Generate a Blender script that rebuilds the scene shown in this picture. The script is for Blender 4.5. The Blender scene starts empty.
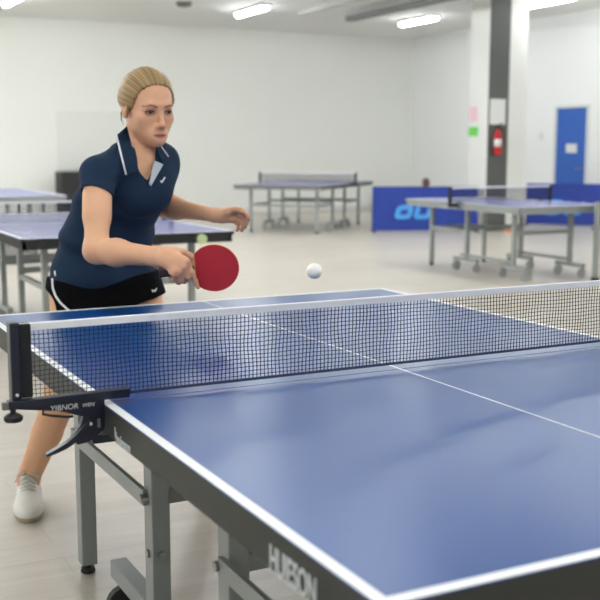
import bpy, bmesh, math, random
import numpy as np
from mathutils import Vector, Matrix
random.seed(7)
rng = np.random.RandomState(3)
SC = bpy.context.scene
COL = SC.collection

# ------------------------------------------------------------------ camera
CAM = np.array([-1.3941, -2.1713, 1.3057])
YAW, PITCH, FPX = 0.4739, 0.1438, 1049.74
FW = np.array([math.sin(YAW) * math.cos(PITCH), math.cos(YAW) * math.cos(PITCH), -math.sin(PITCH)])
RT = np.array([math.cos(YAW), -math.sin(YAW), 0.0])
UP = np.cross(RT, FW)
FH = np.array([math.sin(YAW), math.cos(YAW), 0.0])      # horizontal forward

def at(px, py, D):
    """a point of the hall seen at a picture position, D metres deep"""
    return CAM + D * (FW + (px - 300) / FPX * RT - (py - 300) / FPX * UP)

cd = bpy.data.cameras.new('camera')
cam = bpy.data.objects.new('camera', cd)
COL.objects.link(cam)
cam.location = CAM
cam.rotation_euler = (math.pi / 2 - PITCH, 0, -YAW)
cd.sensor_width = 36
cd.lens = FPX / 600 * 36
cd.clip_start, cd.clip_end = 0.05, 200
cd.dof.use_dof = True
cd.dof.focus_distance = 2.75
cd.dof.aperture_fstop = 4.6
SC.camera = cam

# ------------------------------------------------------------------ world, exposure
w = bpy.data.worlds.new('world')
SC.world = w
w.use_nodes = True
w.node_tree.nodes['Background'].inputs[0].default_value = (0.93, 0.96, 1.0, 1)
w.node_tree.nodes['Background'].inputs[1].default_value = 0.3
SC.view_settings.view_transform = 'Standard'
SC.view_settings.look = 'None'
SC.view_settings.gamma = 1
SC.view_settings.use_curve_mapping = False
SC.view_settings.exposure = 0.0
LAMP = 46.0                                            # strength of the ceiling tubes

# ------------------------------------------------------------------ materials
def lin(c):
    o = []
    for v in c:
        v /= 255.0
        o.append(v / 12.92 if v <= 0.04045 else ((v + 0.055) / 1.055) ** 2.4)
    return (o[0], o[1], o[2], 1)

def mat(name, rgb, rough=0.5, metal=0.0, var=0.06, scale=8.0, bump=0.0, bscale=60.0, spec=0.5, emit=None, stretch=None):
    m = bpy.data.materials.new(name)
    m.use_nodes = True
    nt = m.node_tree
    b = nt.nodes['Principled BSDF']
    c = lin(rgb)
    b.inputs['Roughness'].default_value = rough
    b.inputs['Metallic'].default_value = metal
    b.inputs['Specular IOR Level'].default_value = spec
    tc = nt.nodes.new('ShaderNodeTexCoord')
    mp = nt.nodes.new('ShaderNodeMapping')
    nt.links.new(tc.outputs['Object'], mp.inputs['Vector'])
    if stretch:
        mp.inputs['Scale'].default_value = stretch
    n = nt.nodes.new('ShaderNodeTexNoise')
    n.inputs['Scale'].default_value = scale
    n.inputs['Detail'].default_value = 4
    nt.links.new(mp.outputs[0], n.inputs['Vector'])
    r = nt.nodes.new('ShaderNodeValToRGB')
    r.color_ramp.elements[0].position = 0.3
    r.color_ramp.elements[1].position = 0.7
    r.color_ramp.elements[0].color = tuple(v * (1 - var) for v in c[:3]) + (1,)
    r.color_ramp.elements[1].color = tuple(min(1, v * (1 + var)) for v in c[:3]) + (1,)
    nt.links.new(n.outputs['Fac'], r.inputs[0])
    nt.links.new(r.outputs[0], b.inputs['Base Color'])
    if bump > 0:
        n2 = nt.nodes.new('ShaderNodeTexNoise')
        n2.inputs['Scale'].default_value = bscale
        nt.links.new(mp.outputs[0], n2.inputs['Vector'])
        bp = nt.nodes.new('ShaderNodeBump')
        bp.inputs['Strength'].default_value = bump
        bp.inputs['Distance'].default_value = 0.01
        nt.links.new(n2.outputs['Fac'], bp.inputs['Height'])
        nt.links.new(bp.outputs[0], b.inputs['Normal'])
    if emit:
        b.inputs['Emission Color'].default_value = lin(emit[0])
        b.inputs['Emission Strength'].default_value = emit[1]
    return m

def vcol_mat(name, rough, sss=0.0, spec=0.4, aniso_bump=None):
    m = bpy.data.materials.new(name)
    m.use_nodes = True
    nt = m.node_tree
    b = nt.nodes['Principled BSDF']
    a = nt.nodes.new('ShaderNodeAttribute')
    a.attribute_name = 'pigment'
    tc = nt.nodes.new('ShaderNodeTexCoord')
    n = nt.nodes.new('ShaderNodeTexNoise')
    n.inputs['Scale'].default_value = 35
    nt.links.new(tc.outputs['Object'], n.inputs['Vector'])
    r = nt.nodes.new('ShaderNodeValToRGB')
    r.color_ramp.elements[0].color = (0.93, 0.93, 0.93, 1)
    r.color_ramp.elements[1].color = (1, 1, 1, 1)
    nt.links.new(n.outputs['Fac'], r.inputs[0])
    mx = nt.nodes.new('ShaderNodeMix')
    mx.data_type = 'RGBA'
    mx.blend_type = 'MULTIPLY'
    mx.inputs[0].default_value = 1
    nt.links.new(a.outputs['Color'], mx.inputs[6])
    nt.links.new(r.outputs[0], mx.inputs[7])
    nt.links.new(mx.outputs[2], b.inputs['Base Color'])
    b.inputs['Roughness'].default_value = rough
    b.inputs['Specular IOR Level'].default_value = spec
    if sss:
        b.inputs['Subsurface Weight'].default_value = sss
        b.inputs['Subsurface Radius'].default_value = (1.0, 0.35, 0.2)
        b.inputs['Subsurface Scale'].default_value = 0.006
    return m

def floor_mat():
    m = bpy.data.materials.new('pale_vinyl_plank')
    m.use_nodes = True
    nt = m.node_tree
    b = nt.nodes['Principled BSDF']
    tc = nt.nodes.new('ShaderNodeTexCoord')
    mp = nt.nodes.new('ShaderNodeMapping')
    mp.inputs['Rotation'].default_value = (0, 0, 0)
    nt.links.new(tc.outputs['Object'], mp.inputs[0])
    br = nt.nodes.new('ShaderNodeTexBrick')
    br.inputs['Color1'].default_value = lin((198, 191, 180))
    br.inputs['Color2'].default_value = lin((192, 185, 174))
    br.inputs['Mortar'].default_value = lin((180, 173, 162))
    br.inputs['Scale'].default_value = 1.0
    br.inputs['Mortar Size'].default_value = 0.002
    br.inputs['Brick Width'].default_value = 1.2
    br.inputs['Row Height'].default_value = 0.15
    nt.links.new(mp.outputs[0], br.inputs['Vector'])
    mp2 = nt.nodes.new('ShaderNodeMapping')
    mp2.inputs['Scale'].default_value = (1.2, 9, 1)
    nt.links.new(tc.outputs['Object'], mp2.inputs[0])
    n = nt.nodes.new('ShaderNodeTexNoise')
    n.inputs['Scale'].default_value = 1.5
    n.inputs['Detail'].default_value = 5
    nt.links.new(mp2.outputs[0], n.inputs['Vector'])
    r = nt.nodes.new('ShaderNodeValToRGB')
    r.color_ramp.elements[0].position = 0.3
    r.color_ramp.elements[0].color = (0.86, 0.85, 0.83, 1)
    r.color_ramp.elements[1].position = 0.72
    r.color_ramp.elements[1].color = (1, 1, 1, 1)
    nt.links.new(n.outputs['Fac'], r.inputs[0])
    mx = nt.nodes.new('ShaderNodeMix')
    mx.data_type = 'RGBA'
    mx.blend_type = 'MULTIPLY'
    mx.inputs[0].default_value = 1
    nt.links.new(br.outputs['Color'], mx.inputs[6])
    nt.links.new(r.outputs[0], mx.inputs[7])
    nt.links.new(mx.outputs[2], b.inputs['Base Color'])
    b.inputs['Roughness'].default_value = 0.33
    b.inputs['Specular IOR Level'].default_value = 0.45
    return m

M = dict(
    floor=floor_mat(),
    wall=mat('white_wall_paint', (238, 239, 234), 0.85, var=0.012, scale=0.7, bump=0.03, bscale=40),
    wallr=mat('bright_white_wall_paint', (236, 237, 236), 0.85, var=0.01, scale=0.7, bump=0.03, bscale=40),
    ceil=mat('ceiling_paint', (236, 237, 234), 0.9, var=0.02, scale=0.6),
    col_white=mat('column_white_paint', (222, 223, 219), 0.7, var=0.02, scale=2),
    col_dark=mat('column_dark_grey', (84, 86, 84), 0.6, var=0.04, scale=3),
    caster=mat('caster_grey', (160, 162, 160), 0.5, var=0.05),
    duct=mat('duct_grey', (110, 112, 110), 0.6, var=0.05),
    pipe=mat('pipe_pale_grey', (186, 187, 182), 0.6, var=0.04),
    tube=mat('light_diffuser', (250, 250, 246), 0.5, emit=((246, 250, 252), LAMP)),
    housing=mat('lamp_housing_white', (226, 226, 222), 0.5, var=0.02),
    blue=mat('table_blue_lacquer', (14, 68, 134), 0.29, var=0.035, scale=2.0, spec=0.3),
    bgblue=mat('table_violet_blue_lacquer', (104, 108, 162), 0.25, var=0.03, scale=2.0, spec=0.5),
    white=mat('line_white', (236, 238, 240), 0.45, var=0.015),
    apron=mat('apron_charcoal', (43, 44, 41), 0.55, var=0.06, scale=5),
    under=mat('underside_dark', (46, 46, 48), 0.8, var=0.05),
    steel=mat('grey_powdercoat', (138, 142, 141), 0.42, metal=0.25, var=0.05, scale=5, bump=0.02, bscale=300),
    lsteel=mat('light_grey_powdercoat', (150, 155, 152), 0.45, metal=0.2, var=0.05, scale=5),
    black=mat('black_rubber', (24, 24, 25), 0.6, var=0.1),
    navy=mat('navy_painted_steel', (12, 19, 40), 0.35, var=0.06, scale=20, spec=0.5),
    sleeve=mat('black_net_sleeve', (20, 21, 27), 0.85, var=0.08, scale=80, bump=0.1, bscale=500),
    cord=mat('dark_navy_cord', (24, 30, 52), 0.8, var=0.1, scale=50),
    tape=mat('white_cotton_tape', (234, 235, 240), 0.75, var=0.02, scale=60, bump=0.05, bscale=700),
    dtape=mat('navy_tape', (44, 54, 84), 0.75, var=0.05, scale=60),
    chrome=mat('bolt_metal', (150, 150, 148), 0.3, metal=0.9, var=0.05),
    print=mat('silver_print', (196, 200, 202), 0.5, var=0.04),
    barrier=mat('barrier_blue_vinyl', (30, 58, 150), 0.55, var=0.05, scale=3, bump=0.05, bscale=6),
    logo=mat('barrier_logo_light_blue', (78, 160, 232), 0.55, var=0.03),
    door=mat('door_blue_paint', (45, 96, 182), 0.5, var=0.03),
    doorframe=mat('door_frame_paint', (212, 216, 216), 0.5, var=0.02),
    paper=mat('paper_sheet', (222, 223, 222), 0.8, var=0.02),
    pink=mat('pink_notice', (226, 190, 200), 0.8, var=0.06, scale=30),
    green=mat('green_sign', (110, 200, 90), 0.6, var=0.05),
    greenpale=mat('pale_green_sticker', (206, 226, 170), 0.6, var=0.06, scale=40),
    red=mat('extinguisher_red', (196, 26, 36), 0.35, var=0.04),
    rubber_red=mat('paddle_red_rubber', (186, 38, 52), 0.55, var=0.03, scale=20, bump=0.03, bscale=900),
    rubber_black=mat('paddle_black_rubber', (25, 25, 27), 0.6, var=0.05),
    wood=mat('paddle_wood', (214, 168, 122), 0.5, var=0.1, scale=6, stretch=(1, 12, 12)),
    handle=mat('handle_dark_wood', (48, 34, 32), 0.5, var=0.15, scale=10, stretch=(1, 10, 10)),
    ball=mat('ball_celluloid', (246, 246, 242), 0.4, var=0.008),
    cabinet=mat('black_cabinet', (34, 35, 36), 0.6, var=0.08),
    board=mat('pale_board', (231, 232, 227), 0.6, var=0.012, scale=1.0),
    brown=mat('brown_leather', (92, 62, 52), 0.7, var=0.12, scale=20),
    orange=mat('orange_plastic', (226, 150, 92), 0.5, var=0.05),
    navycloth=mat('navy_polo_knit', (27, 47, 72), 0.88, var=0.05, scale=12, bump=0.05, bscale=900, spec=0.25),
    blackcloth=mat('black_shorts_fabric', (9, 9, 11), 0.9, var=0.08, scale=14, bump=0.05, bscale=700, spec=0.1),
    whitecloth=mat('white_piping', (226, 230, 234), 0.8, var=0.03, scale=50),
    placket=mat('pale_grey_placket', (188, 194, 206), 0.85, var=0.04, scale=60),
    shoe=mat('white_shoe_leather', (222, 220, 214), 0.55, var=0.035, scale=25, bump=0.04, bscale=200),
    sole=mat('tan_shoe_sole', (178, 164, 138), 0.6, var=0.06, scale=30),
    lace=mat('shoe_lace', (184, 182, 176), 0.85, var=0.06, scale=100),
    shoelining=mat('grey_shoe_lining', (150, 148, 144), 0.9, var=0.06, scale=60),
)

# ------------------------------------------------------------------ mesh helpers
class MB:
    """collects shapes; build() links them as ONE mesh object"""
    def __init__(s):
        s.v, s.f, s.m = [], [], []
    def add(s, vs, fs, mi=0):
        o = len(s.v)
        s.v += [tuple(float(c) for c in v) for v in vs]
        s.f += [tuple(i + o for i in f) for f in fs]
        s.m += [mi] * len(fs)
        return s
    def box(s, x0, x1, y0, y1, z0, z1, mi=0, bev=0.0):
        if bev > 0:
            bm = bmesh.new()
            bmesh.ops.create_cube(bm, size=1)
            for v in bm.verts:
                v.co = Vector(((x0 + x1) / 2 + v.co.x * (x1 - x0), (y0 + y1) / 2 + v.co.y * (y1 - y0), (z0 + z1) / 2 + v.co.z * (z1 - z0)))
            bmesh.ops.bevel(bm, geom=list(bm.edges), offset=bev, segments=2, affect='EDGES', profile=0.6)
            bm.verts.ensure_lookup_table()
            s.add([v.co for v in bm.verts], [[v.index for v in f.verts] for f in bm.faces], mi)
            bm.free()
            return s
        v = [(x, y, z) for z in (z0, z1) for y in (y0, y1) for x in (x0, x1)]
        return s.add(v, [(0, 2, 3, 1), (4, 5, 7, 6), (0, 1, 5, 4), (2, 6, 7, 3), (0, 4, 6, 2), (1, 3, 7, 5)], mi)
    def bar(s, a, b, wd, ht, mi=0, up=(0, 0, 1)):
        """rectangular bar from a to b"""
        a, b = Vector(a), Vector(b)
        d = (b - a).normalized()
        u = Vector(up)
        if abs(d.dot(u)) > 0.95:
            u = Vector((0, 1, 0))
        r = d.cross(u).normalized()
        u = r.cross(d)
        vs = []
        for p in (a, b):
            for sx, sy in ((-1, -1), (1, -1), (1, 1), (-1, 1)):
                vs.append(p + r * wd / 2 * sx + u * ht / 2 * sy)
        return s.add(vs, [(0, 1, 2, 3), (7, 6, 5, 4), (0, 4, 5, 1), (1, 5, 6, 2), (2, 6, 7, 3), (3, 7, 4, 0)], mi)
    def tube(s, pts, rad, n=10, mi=0, caps=True):
        pts = [Vector(p) for p in pts]
        rads = rad if hasattr(rad, '__len__') else [rad] * len(pts)
        prev = None
        vs = []
        for i, p in enumerate(pts):
            d = (pts[min(i + 1, len(pts) - 1)] - pts[max(i - 1, 0)]).normalized()
            if prev is None:
                r = d.orthogonal().normalized()
            else:
                r = (prev - d * prev.dot(d)).normalized()
            prev = r
            u = d.cross(r)
            for k in range(n):
                t = 2 * math.pi * k / n
                vs.append(p + (r * math.cos(t) + u * math.sin(t)) * rads[i])
        fs = []
        for i in range(len(pts) - 1):
            for k in range(n):
                k2 = (k + 1) % n
                fs.append((i * n + k, i * n + k2, (i + 1) * n + k2, (i + 1) * n + k))
        if caps:
            fs.append(tuple(range(n))[::-1])
            fs.append(tuple(range((len(pts) - 1) * n, len(pts) * n)))
        return s.add(vs, fs, mi)
    def cyl(s, a, b, r, n=20, mi=0):
        return s.tube([a, b], r, n, mi)
    def prism(s, poly, y0, y1, mi=0, axis='y'):
        """polygon in x,z (or other plane) extruded along an axis"""
        n = len(poly)
        def P(p, t):
            if axis == 'y':
                return (p[0], t, p[1])
            if axis == 'x':
                return (t, p[0], p[1])
            return (p[0], p[1], t)
        vs = [P(p, y0) for p in poly] + [P(p, y1) for p in poly]
        fs = [tuple(range(n)), tuple(range(2 * n - 1, n - 1, -1))]
        fs += [(i, i + n, (i + 1) % n + n, (i + 1) % n) for i in range(n)]
        return s.add(vs, fs, mi)
    def lathe(s, prof, c=(0, 0, 0), n=32, mi=0):
        vs, fs = [], []
        for r, z in prof:
            for k in range(n):
                t = 2 * math.pi * k / n
                vs.append((c[0] + r * math.cos(t), c[1] + r * math.sin(t), c[2] + z))
        for i in range(len(prof) - 1):
            for k in range(n):
                k2 = (k + 1) % n
                fs.append((i * n + k, i * n + k2, (i + 1) * n + k2, (i + 1) * n + k))
        return s.add(vs, fs, mi)
    def build(s, name, mats, parent=None, smooth=False, bevel=0.0):
        me = bpy.data.meshes.new(name)
        me.from_pydata(s.v, [], s.f)
        ms = mats if isinstance(mats, (list, tuple)) else [mats]
        for m in ms:
            me.materials.append(m)
        for p, mi in zip(me.polygons, s.m):
            p.material_index = mi
            p.use_smooth = smooth
        bm = bmesh.new()
        bm.from_mesh(me)
        bmesh.ops.recalc_face_normals(bm, faces=bm.faces)
        if bevel > 0:
            ed = [e for e in bm.edges if len(e.link_faces) == 2 and e.calc_face_angle(0) > 0.6]
            bmesh.ops.bevel(bm, geom=ed, offset=bevel, segments=2, affect='EDGES', profile=0.6)
        bm.to_mesh(me)
        bm.free()
        o = bpy.data.objects.new(name, me)
        COL.objects.link(o)
        if parent:
            o.parent = parent
        return o

def tag(o, label=None, cat=None, group=None, kind=None):
    if label: o['label'] = label
    if cat: o['category'] = cat
    if group: o['group'] = group
    if kind: o['kind'] = kind
    return o

def empty(name, loc, label, cat, group=None, rz=0):
    o = bpy.data.objects.new(name, None)
    COL.objects.link(o)
    o.location = loc
    o.rotation_euler = (0, 0, rz)
    return tag(o, label, cat, group)

def copy_tree(o, parent=None):
    c = o.copy()
    COL.objects.link(c)
    if parent:
        c.parent = parent
    for ch in list(o.children):
        copy_tree(ch, c)
    return c

def text_mesh(name, s, size, mtl, parent, matrix, extrude=0.0006, xscale=1.0, shear=0.0, bold=0.0):
    cu = bpy.data.curves.new(name, 'FONT')
    cu.body = s
    cu.size = size
    cu.extrude = extrude
    cu.align_x = 'CENTER'
    cu.align_y = 'CENTER'
    cu.shear = shear
    cu.offset = bold
    t = bpy.data.objects.new(name + '_src', cu)
    COL.objects.link(t)
    dg = bpy.context.evaluated_depsgraph_get()
    me = bpy.data.meshes.new_from_object(t.evaluated_get(dg))
    bpy.data.objects.remove(t)
    bpy.data.curves.remove(cu)
    me.transform(Matrix.Diagonal((xscale, 1, 1, 1)))
    me.transform(matrix)
    me.name = name
    me.materials.clear()
    me.materials.append(mtl)
    o = bpy.data.objects.new(name, me)
    COL.objects.link(o)
    if parent:
        o.parent = parent
    return o

def struct(o):
    o['kind'] = 'structure'
    return o

# ------------------------------------------------------------------ the hall
XL, XR, YN, YB, ZC = -11.0, 11.35, -7.0, 17.3, 3.63
struct(MB().box(XL - .2, XR + .2, YN - .2, YB + .2, -0.1, 0).build('floor', M['floor']))
struct(MB().box(XL - .2, XR + .2, YN - .2, YB + .2, ZC, ZC + .1).build('ceiling', M['ceil']))
struct(MB().box(XL - .2, XR + .2, YB, YB + .2, 0, ZC).build('wall_back', M['wall']))
struct(MB().box(XL - .2, XL, YN, YB, 0, ZC).build('wall_left', M['wall']))
struct(MB().box(XL - .2, XR + .2, YN - .2, YN, 0, ZC).build('wall_front', M['wall']))
# right wall with the door opening
DY0, DY1, DZ = 11.86, 12.63, 2.0
mb = MB()
mb.box(XR, XR + .2, YN, DY0 - .05, 0, ZC).box(XR, XR + .2, DY1 + .05, YB, 0, ZC).box(XR, XR + .2, DY0 - .05, DY1 + .05, DZ + .05, ZC)
struct(mb.build('wall_right', M['wallr']))
mb = MB()
mb.box(XR - .02, XR + .1, DY0 - .05, DY0, 0, DZ + .05).box(XR - .02, XR + .1, DY1, DY1 + .05, 0, DZ + .05).box(XR - .02, XR + .1, DY0, DY1, DZ, DZ + .05)
struct(mb.build('trim_1', M['doorframe']))
door = struct(MB().box(XR + .01, XR + .055, DY0, DY1, 0.008, DZ).build('door_1', M['door']))
MB().box(XR + .004, XR + .01, DY0 + .24, DY0 + .52, 1.22, 1.38).build('door_plate', M['paper'], door)
MB().cyl((XR - .05, DY0 + .09, .95), (XR + .01, DY0 + .09, .95), .012).tube([(XR - .05, DY0 + .09, .95), (XR - .05, DY0 + .2, .95)], .011).build('door_handle', M['chrome'], door, smooth=True)
struct(MB().box(XL, XR, YB - .015, YB, 0, .09).build('baseboard_back', M['col_white']))
struct(MB().box(XR - .015, XR, YN, DY0 - .06, 0, .09).box(XR - .015, XR, DY1 + .06, YB, 0, .09).build('baseboard_right', M['col_white']))

# steel column: white flanges, dark recessed web
cx0, cx1, cy0, cy1 = 8.755, 9.50, 11.23, 11.70
mb = MB()
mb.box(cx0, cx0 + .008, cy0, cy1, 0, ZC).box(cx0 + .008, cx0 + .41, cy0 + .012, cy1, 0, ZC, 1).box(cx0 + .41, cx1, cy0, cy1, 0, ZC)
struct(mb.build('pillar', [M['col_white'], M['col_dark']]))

# ceiling trunking and pipes
struct(MB().box(7.75, 7.9, 3.0, 13.95, 3.46, 3.55).build('beam', M['duct']))
struct(MB().box(7.08, 7.16, 2.5, 14.4, 3.58, 3.66).build('trim_2', M['pipe']))
sm = empty('smoke_detector', (4.9, 14.2, ZC), 'small grey round detector under the ceiling left of the second light', 'detector')
MB().lathe([(0, 0), (.13, 0), (.13, -.03), (.09, -.07), (0, -.075)], n=24).build('housing', M['duct'], sm, smooth=True)

# ceiling lights
lights = []
lroot = empty('ceiling_light', (0, 0, ZC), 'white strip light on the ceiling', 'light', 'ceiling strip lights')
MB().box(-.085, .085, -.57, .57, -.05, 0).build('housing', M['housing'], lroot)
pr = []
mbd = MB()
for k in range(9):
    t = math.pi * k / 8
    pr.append((-.065 * math.cos(t), -.05 - .055 * math.sin(t)))
mbd.prism(pr, -.54, .54, axis='y')
mbd.build('diffuser', M['tube'], lroot, smooth=False)
vis = {(2.3, 14.75): 'glowing strip light at the far left ceiling corner of the photo',
       (6.12, 14.25): 'glowing strip light on the ceiling above the netted table by the back wall',
       (9.37, 14.15): 'glowing strip light on the ceiling just left of the pillar top',
       (9.79, 11.1): 'glowing strip light on the ceiling just right of the pillar top'}
first = True
spots = [(x, y) for y in (14.3, 11.1, 9.3, 7.6, 5.9, 3.9) for x in (-8.6, -4.9, -1.3, 2.3, 6.12, 9.5)]
spots += [(x, y) for y in (14.3, 12.7, 11.1) for x in (0.5, -3.1, -6.7)] + [(4.2, 10.5)]  # extra unseen lamps, added to brighten the back wall
spots.remove((9.5, 9.3))
spots += [(x, y) for y in (0.2, -2.0, -4.6) for x in (-8.6, -4.9, -1.3, 2.3, 6.12, 9.5)]  # unseen rows, placed to light the player from the front
for x, y in spots:
    key = {(2.3, 14.3): (2.3, 14.75), (6.12, 14.3): (6.12, 14.25), (9.5, 14.3): (9.37, 14.15), (9.5, 11.1): (9.79, 11.1)}.get((x, y))
    o = lroot if first else copy_tree(lroot)
    first = False
    o.location = (key[0], key[1], ZC) if key else (x, y, ZC)
    o['label'] = vis[key] if key else 'unseen white strip light, put on the ceiling to light the hall'
    o['group'] = 'ceiling strip lights'

# things on the column and the walls
ex = empty('fire_extinguisher', (cx0 + .17, cy0 - .053, 1.20), 'red fire extinguisher hung on the dark face of the pillar', 'fire extinguisher')
MB().lathe([(0, 0), (.07, 0), (.078, .02), (.078, .33), (.06, .38), (.025, .41), (.025, .44), (0, .44)], n=24).build('cylinder', M['red'], ex, smooth=True)
MB().lathe([(.0785, .14), (.0795, .14), (.0795, .26), (.0785, .26)], n=24).build('label_band', M['paper'], ex, smooth=True)
MB().box(-.03, .03, -.02, .02, .44, .48).bar((-.02, 0, .48), (.09, 0, .53), .02, .015).build('valve', M['black'], ex)
MB().tube([(.03, -.02, .46), (.1, -.03, .4), (.11, -.02, .2), (.09, -.01, .1)], .012, 8).build('hose', M['black'], ex, smooth=True)
MB().box(-.05, .05, .078, .085, .1, .4).build('wall_bracket', M['duct'], ex)
ex.scale = (.75, .75, .92)
tag(MB().box(cx0 + .05, cx0 + .35, cy0 + .004, cy0 + .012, 1.67, 2.06).build('notice_sheet', M['paper']), 'large white sheet posted on the dark face of the pillar', 'notice')
tag(MB().box(cx0 - .008, cx0, cy0 + .26, cy0 + .46, 1.72, 1.95).build('notice_sheet', M['pink']), 'pale pink notice stuck on the white side of the pillar', 'notice')
tag(MB().box(cx0 - .008, cx0, cy0 + .23, cy0 + .48, 1.49, 1.64).build('exit_sign', M['green']), 'small green sign stuck low on the white side of the pillar', 'sign')
tag(MB().box(XR - .02, XR, 13.0, 13.1, 1.45, 1.58).build('light_switch', M['paper']), 'white switch plate on the wall left of the blue door', 'switch')
tag(MB().box(3.53, 5.0, YB - .03, YB, .93, 1.98).build('wall_board', M['board']), 'pale blank board on the back wall behind the player', 'board')
cb = empty('cabinet', (3.9, 16.85, 0), 'black cabinet standing at the back wall behind the left tables', 'cabinet')
MB().box(-.45, .45, -.25, .25, .05, .88).box(-.42, .42, -.22, .22, 0, .05).build('body', M['cabinet'], cb)
MB().box(-.44, -.01, -.265, -.25, .08, .86).build('door', M['cabinet'], cb)
MB().box(.01, .44, -.265, -.25, .08, .86).build('door', M['cabinet'], cb)
bx = empty('storage_box', (10.55, 16.9, 0), 'black box on the floor at the back wall beyond the distant table', 'box')
MB().box(-.3, .3, -.2, .2, 0, .2).build('body', M['cabinet'], bx)
MB().box(-.31, .31, -.21, .21, .2, .235).build('lid', M['black'], bx)
tr = empty('plastic_tray', (9.08, 10.95, 0), 'orange plastic tray on the floor by the foot of the pillar', 'tray')
tr.scale = (.75, .75, .7)
MB().box(-.14, .14, -.1, .1, 0, .015).box(-.14, -.125, -.1, .1, .015, .1).box(.125, .14, -.1, .1, .015, .1).box(-.125, .125, -.1, -.085, .015, .1).box(-.125, .125, .085, .1, .015, .1).build('body', M['orange'], tr)

# barriers
def barrier(a, b, h, label, logo):
    a, b = Vector(a), Vector(b)
    L = (b - a).length
    rz = math.atan2(b.y - a.y, b.x - a.x)
    r = empty('court_barrier', a, label, 'barrier', 'blue court barriers', rz)
    n = 24
    vs, fs = [], []
    for s in (0, 1):
        for k in range(n + 1):
            for z in (0.02, h):
                vs.append((L * k / n, (.012 if s else -.012) + .006 * math.sin(k * 1.3) * (z / h), z))
    for k in range(n):
        fs += [(2 * k, 2 * k + 2, 2 * k + 3, 2 * k + 1), (2 * (n + 1) + 2 * k, 2 * (n + 1) + 2 * k + 1, 2 * (n + 1) + 2 * k + 3, 2 * (n + 1) + 2 * k + 2)]
    N2 = 2 * (n + 1)
    for k in range(n):
        fs += [(2 * k + 1, 2 * k + 3, N2 + 2 * k + 3, N2 + 2 * k + 1), (2 * k, N2 + 2 * k, N2 + 2 * k + 2, 2 * k + 2)]
    fs += [(0, 1, N2 + 1, N2), (2 * n, N2 + 2 * n, N2 + 2 * n + 1, 2 * n + 1)]
    MB().add(vs, fs).build('cloth', M['barrier'], r, smooth=False)
    MB().box(0, L, -.012, .012, h, h + .02).build('top_rail', M['barrier'], r)
    for x in (.02, L - .02):
        MB().box(x - .01, x + .01, .02, .04, 0, h + .01).box(x - .012, x + .012, -.2, .24, 0, .02).build('foot_stand', M['black'], r)
    if logo:
        for lx, s, hole in logo:
            t = MB()
            # rounded slanted letter made as a band of quads
            def ring(sx, sz):
                pts = []
                for k in range(28):
                    u = 2 * math.pi * k / 28
                    c, q = math.cos(u), math.sin(u)
                    e = 0.55
                    X = math.copysign(abs(c) ** e, c) * sx
                    Z = math.copysign(abs(q) ** e, q) * sz
                    pts.append((lx + X + Z * .28, h * .45 + Z))
                return pts
            o_, i_ = ring(.2 * s, .165 * s), ring(.09 * s, .06 * s)
            vs = [(p[0], -.024, p[1]) for p in o_ + i_] + [(p[0], -.018, p[1]) for p in o_ + i_]
            fs = []
            for k in range(28):
                k2 = (k + 1) % 28
                if hole == 'u' and 4 <= k <= 9:
                    continue
                fs += [(k, k2, 28 + k2, 28 + k), (56 + k, 56 + 28 + k, 56 + 28 + k2, 56 + k2), (k, 56 + k, 56 + k2, k2), (28 + k, 28 + k2, 84 + k2, 84 + k)]
            t.add(vs, fs)
            t.build('logo_letter', M['logo'], r)
    return r
barrier((7.13, 11.97, 0), (8.66, 11.30, 0), .69, 'blue barrier with light blue lettering in front of the pillar', [(.50, .68, 'o'), (.80, .68, 'u')])
barrier((10.28, 12.1, 0), (11.3, 11.0, 0), .69, 'blue barrier standing in front of the blue door', [(.45, .8, 'o'), (.8, .8, 'u')])
tag(MB().lathe([(0, 0), (.055, .01), (.062, .07), (.045, .12), (0, .135)], (7.90, 11.633, .71), n=14).build('pouch', M['brown'], smooth=True), 'small dark brown pouch sitting on the lettered blue barrier', 'pouch')

# ------------------------------------------------------------------ table builder
def net_thing(name_label, w, parent_loc, rz, z0, z1, pitch, cord, tape_h, tw, mats, tw_edge, group=None, post_h=None, postw=.03):
    """net across a table: local x across, local z measured from the floor"""
    r = empty('table_net', parent_loc, name_label, 'net', group, rz)
    mb = MB()
    n = int(2 * w / pitch)
    c = cord / 2
    zt = z1 - tape_h
    for k in range(n + 1):
        x = -w + 2 * w * k / n + rng.uniform(-.0006, .0006)
        mb.box(x - c, x + c, -c, c, z0, zt)
    m = int((zt - z0) / pitch)
    for k in range(m + 1):
        z = z0 + (zt - z0) * k / m
        mb.box(-w, w, -c * 1.02, c * 1.02, z - c, z + c)
    mb.build('net_mesh', mats[0], r)
    MB().box(-w, w, -tw, tw, zt, z1, bev=min(tw * .6, .002)).build('top_tape', mats[1], r)
    MB().box(-w, w, -tw * .7, tw * .7, z0 - .003, z0 + .003).build('bottom_tape', mats[2], r)
    for s in (-1, 1):
        MB().box(s * w - postw / 2, s * w + postw / 2, -.018, .018, z0 - .02, (post_h or z1 + .004), bev=.003).build('post', mats[3], r)
        x0, x1 = sorted((s * (w + postw / 2), s * (tw_edge + .003)))
        x2, x3 = sorted((s * (tw_edge + .012), s * (tw_edge - .05)))
        MB().box(x0, x1, -.014, .014, z0 - .06, z0 - .02).box(x2, x3, -.014, .014, z0 - .013, z0 - .005).build('clamp', mats[3], r)
    return r

def caster(mb, x, y, z, r=.045, wd=.024):
    mb.cyl((x, y - wd / 2, r), (x, y + wd / 2, r), r, 18)
    mb.box(x - .006, x + .006, y - wd / 2 - .006, y - wd / 2 - .002, r, z)
    mb.box(x - .006, x + .006, y + wd / 2 + .002, y + wd / 2 + .006, r, z)

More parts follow.
